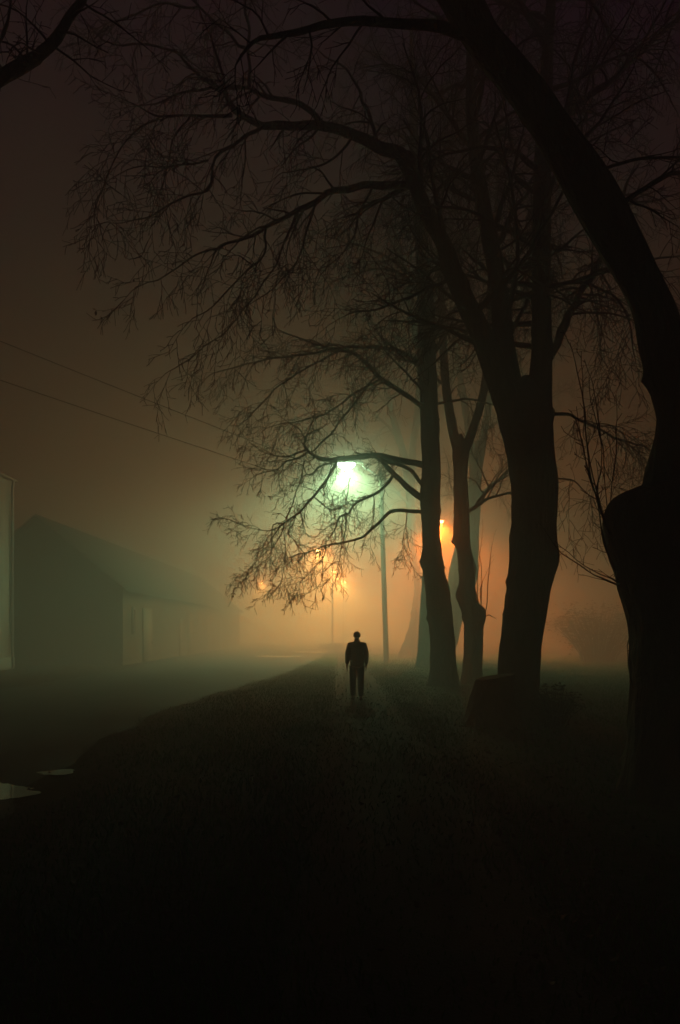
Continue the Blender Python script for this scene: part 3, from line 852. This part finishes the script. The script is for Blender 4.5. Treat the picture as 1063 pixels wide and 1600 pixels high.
# ------------------------------------------------------------------ buildings
# white building at the left edge; its long wall faces the road and ends at depth 31
bx1, by0, by1, bh = -14.45, 16.0, 31.0, 8.3
bl = empty('white_building', (bx1 - 4, 24, 0), 'tall pale rendered building at the left edge, its wall lit by the green lamp', 'building')
o_ = (bx1 - 4, 24, 0)
m = MB(o_); m.box((bx1 - 4, 23.5, 0.5 + (bh - 0.5) / 2), (8.0, 15.0, bh - 0.5)); m.build('wall', M['render'], bl)
m = MB(o_); m.box((bx1 - 4, 23.5, 0.24), (8.16, 15.16, 0.56)); m.build('plinth', M['plinth'], bl)
m = MB(o_)
V = [(bx1 + 0.12, by0 - 0.1, bh), (bx1 + 0.12, by1 + 0.1, bh), (bx1 - 8.12, by1 + 0.1, bh), (bx1 - 8.12, by0 - 0.1, bh), (bx1 - 4, by0 - 0.1, bh + 0.9), (bx1 - 4, by1 + 0.1, bh + 0.9)]
m.add(V, [(0, 1, 5, 4), (2, 3, 4, 5), (0, 3, 2, 1)], [(0, 4, 3), (1, 2, 5)])
m.build('roof', M['tile'], bl)
m = MB(o_); m.line([(bx1 + 0.16, by0 - 0.1, bh + 0.03), (bx1 + 0.16, (by0 + by1) / 2, bh + 0.02), (bx1 + 0.16, by1 + 0.1, bh)], [0.06] * 3, 10); m.build('gutter', M['zinc'], bl)
m = MB(o_); m.line([(bx1 + 0.15, by1 - 0.15, bh - 0.02), (bx1 + 0.09, by1 - 0.15, bh - 0.35), (bx1 + 0.09, by1 - 0.15, 4), (bx1 + 0.09, by1 - 0.15, 0.75), (bx1 + 0.15, by1 - 0.15, 0.1)], [0.055] * 5, 10); m.build('downpipe', M['zinc'], bl)
for yy in (19.5, 24.0):
    m = MB(o_); m.box((bx1 + 0.01, yy, 5.6), (0.10, 1.3, 1.7)); f = m.build('window', M['pale_wood'], bl)
    m = MB(o_); m.box((bx1 + 0.03, yy, 5.6), (0.08, 1.06, 1.46)); m.build('pane', M['dark_glass'], f)

# long low barn behind it: gable towards us, side wall along the road
gx, gy0, gy1, hw, he, hr = -10.55, 34.2, 74.0, 4.1, 3.8, 7.15
bn = empty('long_barn', (gx - hw, 54, 0), 'long low barn with a steep gable fading into the fog on the left', 'barn')
o_ = (gx - hw, 54, 0)
m = MB(o_)
xl, xr, xc = gx - 2 * hw, gx, gx - hw
V = []
for yy in (gy0, gy1):
    V += [(xl, yy, 0), (xr, yy, 0), (xr, yy, he), (xc, yy, hr - 0.12), (xl, yy, he)]
m.add(V, [(0, 5, 9, 4), (1, 2, 7, 6)], ())
m.add(V, [(0, 1, 2, 4)], [(4, 2, 3)])
m.add(V, [(5, 9, 7, 6)], [(9, 8, 7)])
m.build('wall', M['barn'], bn)
m = MB(o_)
ov = 0.35
sl = (hr - he) / hw
for sgn in (-1, 1):
    xe = xc + sgn * (hw + ov)
    ze = he - ov * sl
    a = [(xe, gy0 - ov, ze), (xc, gy0 - ov, hr), (xc, gy1 + ov, hr), (xe, gy1 + ov, ze)]
    V = a + [(x, y, z + 0.16) for x, y, z in a]
    m.add(V, [(0, 1, 2, 3), (4, 7, 6, 5), (0, 4, 5, 1), (3, 2, 6, 7), (0, 3, 7, 4)])
m.build('roof', M['tile'], bn)
for k, (ya, yb, za, zb, nm) in enumerate([(37.6, 39.2, 0.02, 2.9, 'door'), (35.6, 36.0, 1.5, 2.9, 'window'), (46.1, 46.7, 0.02, 2.5, 'door'), (48.7, 50.0, 0.02, 2.9, 'door'), (52.3, 53.3, 1.6, 2.7, 'window'), (56.0, 57.4, 0.02, 2.9, 'door'), (62.0, 63.6, 0.02, 2.9, 'door')]):
    m = MB(o_)
    m.box((xr + 0.05, (ya + yb) / 2, (za + zb) / 2), (0.10, yb - ya, zb - za))
    d = m.build(nm, M['pale_wood'], bn)
    if nm == 'door':
        m = MB(o_); m.box((xr + 0.125, yb - 0.14, 1.05), (0.05, 0.04, 0.16)); m.build('handle', M['iron'], d)
    else:
        m = MB(o_); m.box((xr + 0.075, (ya + yb) / 2, (za + zb) / 2), (0.08, (yb - ya) * 0.7, (zb - za) * 0.8)); m.build('pane', M['dark_glass'], d)


# ------------------------------------------------------------------ street lamps
def lamp_head(o, c, dirx, m_glass, parent, size=1.0, diry=0.0):
    """a cobra head hanging at c, its neck pointing back along -dir."""
    s = size
    ang = math.atan2(diry, dirx)
    ca, sa = math.cos(ang), math.sin(ang)
    V, Q = [], []
    prof = [(-0.42, 0.035, 0.04), (-0.34, 0.06, 0.06), (-0.2, 0.11, 0.09), (0.0, 0.15, 0.11), (0.2, 0.15, 0.10), (0.34, 0.11, 0.07), (0.42, 0.03, 0.03)]
    K = 12
    for x, wy, hz in prof:
        for k in range(K):
            a = 2 * math.pi * k / K
            yy, zz = wy * math.cos(a), hz * math.sin(a)
            zz = zz if zz > 0 else zz * 0.25
            lx, ly, lz = x * s, yy * s, zz * s + 0.05 * s
            V.append((c[0] + lx * ca - ly * sa, c[1] + lx * sa + ly * ca, c[2] + lz))
    n = len(prof)
    Q = [(i * K + k, i * K + (k + 1) % K, (i + 1) * K + (k + 1) % K, (i + 1) * K + k) for i in range(n - 1) for k in range(K)]
    m = MB(o); m.add(V, Q); h = m.build('lamp_housing', M['steel'], parent, smooth=True)
    V, Q = [], []
    R = 7
    for i in range(R):
        t = i / (R - 1) * math.pi / 2
        for k in range(K * 2):
            a = math.pi * k / K
            lx, ly = 0.25 * math.cos(t) * math.cos(a) * s + 0.07 * s, 0.135 * math.cos(t) * math.sin(a) * s
            lz = -0.15 * math.sin(t) * s + 0.025 * s
            V.append((c[0] + lx * ca - ly * sa, c[1] + lx * sa + ly * ca, c[2] + lz))
    KK = K * 2
    Q = [(i * KK + k, i * KK + (k + 1) % KK, (i + 1) * KK + (k + 1) % KK, (i + 1) * KK + k) for i in range(R - 1) for k in range(KK)]
    m = MB(o); m.add(V, Q); m.build('lamp_glass', m_glass, h, smooth=True)


def light(name, loc, power, col, radius, parent, o, spill):
    """the lamp throws most of its light downwards; a share leaves the glass in all directions."""
    for kind, pw in (('SPOT', power), ('POINT', power * spill)):
        ld = bpy.data.lights.new(name, kind)
        ld.energy = pw
        ld.color = C_SPILL if kind == 'POINT' and col is C_ORANGE else col
        ld.shadow_soft_size = radius
        if kind == 'SPOT':
            ld.spot_size = math.radians(172)
            ld.spot_blend = 0.5 if col is C_GREEN else 0.75
        lo = bpy.data.objects.new(name, ld)
        COL.objects.link(lo)
        lo.parent = parent
        lo.location = Vector(loc) - Vector(o)


# the tall pole with the bright green-white lamp; it also carries the two cables
DP = 37.0
base = P(604, HY + 1870 / DP, DP)
top = P(595, 736, DP)
hd = P(545, 726, DP)
gl = empty('street_lamp', base, 'bright green-white street lamp on a tall straight pole behind the branches', 'street lamp')
m = MB(base)
m.line([tuple(base[k] + (top[k] - base[k]) * t for k in range(3)) for t in (0, 0.25, 0.5, 0.75, 1)], [0.145, 0.138, 0.13, 0.118, 0.105], 14)
m.build('pole', M['pole'], gl, smooth=True)
m = MB(base)
m.line([(top[0], top[1], top[2] - 0.5), (top[0] - 0.35, top[1], top[2] - 0.1), (top[0] - 0.9, top[1], top[2] + 0.22), (hd[0] + 0.75, hd[1], hd[2] + 0.16), (hd[0] + 0.58, hd[1], hd[2] + 0.08)], [0.04, 0.038, 0.035, 0.03, 0.03], 8)
m.build('arm', M['steel'], gl, smooth=True)
lamp_head(base, hd, -1.0, M['lamp_green'], gl, 1.9)
light('lamp_light', (hd[0] - 0.1, hd[1], hd[2] - 0.34), P_GREEN, C_GREEN, 0.13, gl, base, 0.17)
for zz in (768, 792):
    m = MB(base)
    p = P(596, zz, DP)
    m.box((p[0] - 0.15, p[1] - 0.02, p[2]), (0.10, 0.10, 0.14))
    m.build('cable_clamp', M['steel'], gl)

lamps = [
    (690, 815, 42.0, 'orange street lamp glowing between the two middle tree trunks', 1.0, 0.66, 0.12),
    (500, 860, 56.0, 'orange street lamp seen through the lowest hanging twigs', -1.0, 0.42, 0.10),
    (522, 893, 76.0, 'orange street lamp just below the hanging twigs, brightest of the far row', -1.0, 0.95, 0.16),
    (536, 907, 90.0, 'small far orange street lamp whose thin mast rises above the walker', -1.0, 1.7, 0.14),
    (410, 910, 92.0, 'small orange street lamp alone at the left of the far row', 1.0, 1.1, 0.14),
    (491, 938, 140.0, 'faintest and farthest orange street lamp, low in the glow', -1.0, 3.0, 0.20),
]
for px, py, d, lab, sx, k, rad in lamps:
    c = P(px, py, d)
    b = (c[0] - sx * 1.0, d, 0.0)
    if px == 690: b = (c[0] + 0.1, d + 1.1, 0.0)
    if px == 536: b = (P(541, py, d)[0], d, 0.0)
    L = empty('street_lamp', b, lab, 'street lamp', 'orange street lamps')
    m = MB(b)
    m.line([(b[0], b[1], 0), (b[0], b[1], 0.9), (b[0], b[1], 0.95), (b[0], b[1], c[2] - 0.5)], [0.10, 0.10, 0.07, 0.05], 10)
    m.build('pole', M['steel'], L, smooth=True)
    m = MB(b)
    ux, uy = c[0] - b[0], c[1] - b[1]
    ul = math.hypot(ux, uy)
    ux, uy = ux / ul, uy / ul
    m.line([(b[0], b[1], c[2] - 0.6), (b[0] + 0.12 * ul * ux, b[1] + 0.12 * ul * uy, c[2] - 0.15), (b[0] + 0.4 * ul * ux, b[1] + 0.4 * ul * uy, c[2] + 0.06), (c[0] - ux * 0.35, c[1] - uy * 0.35, c[2] + 0.06)], [0.045, 0.04, 0.035, 0.03], 8)
    m.build('arm', M['steel'], L, smooth=True)
    lamp_head(b, c, ux, M['lamp_orange'], L, 0.85, uy)
    light('lamp_light', (c[0], c[1], c[2] - 0.11 - rad), P_ORANGE * k, C_DEEP if px == 690 else C_ORANGE, rad, L, b, 0.10 if px == 690 else 0.52)

# overhead cables running from the pole to the left over the road
for y1, y2, lab in ((766, 522, 'upper of the two overhead cables crossing the sky on the left'), (790, 583, 'lower of the two overhead cables crossing the sky on the left')):
    p = np.array(P(595, y1, DP)); q_ = np.array(P(0, y2, 16.0))
    d = q_ - p
    pts = []
    for i in range(40):
        t = i / 39 * 1.75
        v = p + d * t
        v[2] -= 0.16 * 4 * (t / 1.75) * (1 - t / 1.75)
        pts.append(tuple(v))
    m = MB(); m.line(pts, [0.009] * 40, 6)
    tag(m.build('overhead_cable', M['cable'], smooth=True), lab, 'cable', 'overhead cables')

# added pale rail and posts, standing in for a passing car's light trail
ra, rb = P(438, 994, 80.0), P(594, 991, 80.0)
rl = empty('light_trail_rail', ((ra[0] + rb[0]) / 2, 80, 0), 'thin pale rail added across the far end of the road as the light trail of a passing car', 'trail_stand_in')
o_ = ((ra[0] + rb[0]) / 2, 80, 0)
m = MB(o_); m.box(((ra[0] + rb[0]) / 2, 80, 1.08), (rb[0] - ra[0], 0.06, 0.16)); m.build('rail', M['rail'], rl, bevel=0.02)
for i in range(6):
    m = MB(o_); m.box((ra[0] + 0.3 + (rb[0] - ra[0] - 0.6) * i / 5, 80.08, 0.56), (0.09, 0.09, 1.12)); m.build('post', M['steel'], rl)

# ------------------------------------------------------------------ sawn stump at the foot of the three-stemmed tree
DS = 12.7
sb = P(768, HY + 1870 / DS, DS)
st = empty('tree_stump', (sb[0], sb[1], 0), 'dark sawn stump with a flat top at the left foot of the three-stemmed tree', 'stump')
m = MB((sb[0], sb[1], 0))
K, V, Q = 40, [], []
prof = [(-0.05, 1.42), (0.04, 1.36), (0.16, 1.22), (0.32, 1.10), (0.46, 1.0), (0.60, 0.92), (0.74, 0.87), (0.84, 0.84), (0.865, 0.81)]
for z, f in prof:
    for k in range(K):
        a = 2 * math.pi * k / K
        ca, sa = math.cos(a), math.sin(a)
        r = 0.40 * f * (1 + 0.16 * noise.noise((ca * 1.5 + 3, sa * 1.5, z)) + 0.13 * noise.noise((ca * 5, sa * 5, z * 3)) + (0.16 * max(0, math.cos(5 * a + 0.6)) * math.exp(-z / 0.2)))
        V.append((sb[0] + r * ca + 0.10 * max(0, z - 0.3), sb[1] + r * sa, z + (0.06 * ca * min(1, z) if z > 0.8 else 0)))
n = len(prof)
Q = [(i * K + k, i * K + (k + 1) % K, (i + 1) * K + (k + 1) % K, (i + 1) * K + k) for i in range(n - 1) for k in range(K)]
m.add(V, Q)
m.build('trunk', M['bark'], st, smooth=True)
top_ring = np.array(V[-K:])
m = MB((sb[0], sb[1], 0))
c = top_ring.mean(0)
m.add(np.vstack([top_ring, top_ring * 0.5 + c * 0.5 + [0, 0, 0.008], [c + [0, 0, 0.004]]]), [(k, (k + 1) % K, K + (k + 1) % K, K + k) for k in range(K)], [(K + k, K + (k + 1) % K, 2 * K) for k in range(K)])
m.build('sawn_top', M['bark'], st)

# ------------------------------------------------------------------ the walker
def skin_mesh(name, verts, edges, radii, root, m, parent, sub=2):
    me = bpy.data.meshes.new(name)
    me.from_pydata(verts, edges, [])
    o = link(name, me, m, parent)
    sm = o.modifiers.new('skin', 'SKIN')
    sm.use_smooth_shade = True
    sk = me.skin_vertices[0].data
    for i, r in enumerate(radii):
        sk[i].radius = r if isinstance(r, tuple) else (r, r)
        sk[i].use_root = (i == root)
    ss = o.modifiers.new('subdivision', 'SUBSURF')
    ss.levels = sub
    ss.render_levels = sub
    return o


def walker(loc):
    root = empty('person', loc, 'person in a dark jacket and trousers walking away along the footpath', 'person', rz=math.radians(3))
    V, E, R = [], [], []

    def v(p, r, prev=None):
        V.append(p); R.append(r)
        if prev is not None: E.append((prev, len(V) - 1))
        return len(V) - 1
    # body: pelvis is the root
    pel = v((0, 0, 0.90), (0.125, 0.10))
    sp = v((0, 0.0, 1.06), (0.12, 0.095), pel)
    ch = v((0, 0.01, 1.22), (0.14, 0.105), sp)
    nb = v((0, 0.0, 1.37), (0.075, 0.07), ch)
    nk = v((0, 0.012, 1.43), (0.052, 0.055), nb)
    jw = v((0, 0.035, 1.49), (0.058, 0.07), nk)
    hd_ = v((0, 0.025, 1.56), (0.070, 0.088), jw)
    tp = v((0, 0.012, 1.625), (0.060, 0.075), hd_)
    no = v((0, 0.125, 1.525), (0.011, 0.012), jw)
    for s in (-1, 1):
        v((s * 0.080, 0.0, 1.54), (0.010, 0.018), hd_)
        sh = v((s * 0.165, 0.0, 1.345), (0.058, 0.055), nb)
        sw = 0.10 if s > 0 else -0.05
        el = v((s * 0.222, -0.03 + sw * 0.3, 1.09), (0.042, 0.044), sh)
        wr = v((s * 0.238, 0.05 + sw, 0.865), (0.026, 0.030), el)
        pa = v((s * 0.241, 0.07 + sw, 0.805), (0.018, 0.036), wr)
        # four fingers and a thumb
        for k, (off, ln) in enumerate(((0.030, 0.060), (0.010, 0.070), (-0.010, 0.064), (-0.028, 0.050))):
            a = v((s * 0.241, 0.075 + sw + off, 0.770), 0.0095, pa)
            b = v((s * 0.236, 0.082 + sw + off, 0.770 - ln * 0.55), 0.0085, a)
            v((s * 0.224, 0.086 + sw + off, 0.770 - ln), 0.0075, b)
        a = v((s * 0.229, 0.112 + sw, 0.815), 0.011, pa)
        v((s * 0.219, 0.125 + sw, 0.780), 0.009, a)
        hp = v((s * 0.085, 0, 0.84), (0.085, 0.09), pel)
        st = 0.13 if s < 0 else -0.10
        kn = v((s * 0.088, 0.02 + st * 0.6, 0.475), (0.052, 0.056), hp)
        an = v((s * 0.085, st - 0.02, 0.10), (0.034, 0.038), kn)
        v((s * 0.088, st - 0.045, 0.04), (0.03, 0.03), an)
        v((s * 0.095, st + 0.10, 0.035), (0.032, 0.022), an)
    skin_mesh('body', V, E, R, 0, M['skin'], root)
    # jacket
    V, E, R = [], [], []
    a0 = v((0, 0.0, 0.80), (0.190, 0.140))
    a1 = v((0, 0.0, 0.93), (0.185, 0.140), a0)
    a2 = v((0, 0.0, 1.08), (0.195, 0.145), a1)
    a3 = v((0, 0.005, 1.23), (0.195, 0.145), a2)
    a4 = v((0, 0.0, 1.36), (0.105, 0.100), a3)
    v((0, 0.008, 1.425), (0.075, 0.078), a4)
    for s in (-1, 1):
        sw = 0.10 if s > 0 else -0.05
        b1 = v((s * 0.170, 0, 1.345), (0.080, 0.080), a4)
        b2 = v((s * 0.205, -0.015 + sw * 0.2, 1.21), (0.078, 0.080), b1)
        b3 = v((s * 0.226, -0.03 + sw * 0.3, 1.09), (0.070, 0.074), b2)
        v((s * 0.240, 0.045 + sw, 0.875), (0.052, 0.050), b3)
    skin_mesh('jacket', V, E, R, 0, M['jacket'], root)
    # trousers
    V, E, R = [], [], []
    a0 = v((0, 0, 0.90), (0.150, 0.120))
    for s in (-1, 1):
        st = 0.13 if s < 0 else -0.10
        b0 = v((s * 0.088, 0, 0.80), (0.108, 0.11), a0)
        b1 = v((s * 0.090, 0.02 + st * 0.6, 0.475), (0.085, 0.085), b0)
        v((s * 0.086, st - 0.015, 0.09), (0.064, 0.068), b1)
    skin_mesh('trousers', V, E, R, 0, M['trousers'], root)
    for s in (-1, 1):
        st = 0.13 if s < 0 else -0.10
        V, E, R = [], [], []
        c0 = v((s * 0.087, st - 0.06, 0.05), (0.042, 0.048))
        c1 = v((s * 0.090, st + 0.04, 0.045), (0.046, 0.042), c0)
        v((s * 0.096, st + 0.16, 0.032), (0.042, 0.030), c1)
        skin_mesh('shoe', V, E, R, 0, M['shoe'], root)
    # short hair: a cap over the back and top of the skull
    bm = bmesh.new()
    bmesh.ops.create_uvsphere(bm, u_segments=28, v_segments=18, radius=1.0)
    for p in list(bm.verts):
        x, y, z = p.co
        if z < -0.55 - 0.0 * y or (y > 0.35 and z < 0.42):
            bm.verts.remove(p)
    for p in bm.verts:
        n_ = 1 + 0.05 * noise.noise(p.co * 5)
        p.co = Vector((p.co.x * 0.088 * n_, p.co.y * 0.108 * n_ + 0.012, p.co.z * 0.098 * n_ + 1.575))
    me = bpy.data.meshes.new('hair')
    bm.to_mesh(me); bm.free()
    for f in me.polygons: f.use_smooth = True
    o = link('hair', me, M['hair'], root)
    so = o.modifiers.new('thick', 'SOLIDIFY'); so.thickness = 0.012; so.offset = -1
    for s in (-1, 1):
        bm = bmesh.new()
        bmesh.ops.create_uvsphere(bm, u_segments=12, v_segments=8, radius=0.0115)
        bmesh.ops.translate(bm, verts=bm.verts, vec=(s * 0.031, 0.098, 1.555))
        me = bpy.data.meshes.new('eye')
        bm.to_mesh(me); bm.free()
        link('eye', me, M['pale_wood'], root)
    return root


walker((P(558, 1000, 17.0)[0], 17.0, 0.005))

# ------------------------------------------------------------------ fog
m = MB()
m.box((0, 70, (FOG_TOP - 1.0) / 2), (400, 290, FOG_TOP + 1.0))
fm = bpy.data.materials.new('fog')
fm.use_nodes = True
n = fm.node_tree
n.nodes.clear()
mo = n.nodes.new('ShaderNodeOutputMaterial')
pv = n.nodes.new('ShaderNodeVolumePrincipled')
pv.inputs['Color'].default_value = (0.85, 0.85, 0.85, 1)
pv.inputs['Density'].default_value = FOG_DENSITY
pv.inputs['Anisotropy'].default_value = FOG_ANISO
pv2 = n.nodes.new('ShaderNodeVolumePrincipled')          # the droplets' narrow forward lobe: the bright aureole round each lamp
pv2.inputs['Color'].default_value = (0.85, 0.85, 0.85, 1)
pv2.inputs['Density'].default_value = FOG_AUREOLE
pv2.inputs['Anisotropy'].default_value = 0.94
ad = n.nodes.new('ShaderNodeAddShader')
n.links.new(pv.outputs[0], ad.inputs[0])
n.links.new(pv2.outputs[0], ad.inputs[1])
n.links.new(ad.outputs[0], mo.inputs['Volume'])
tag(m.build('haze', fm), 'night fog lit by the street lamps', 'fog', kind='stuff')
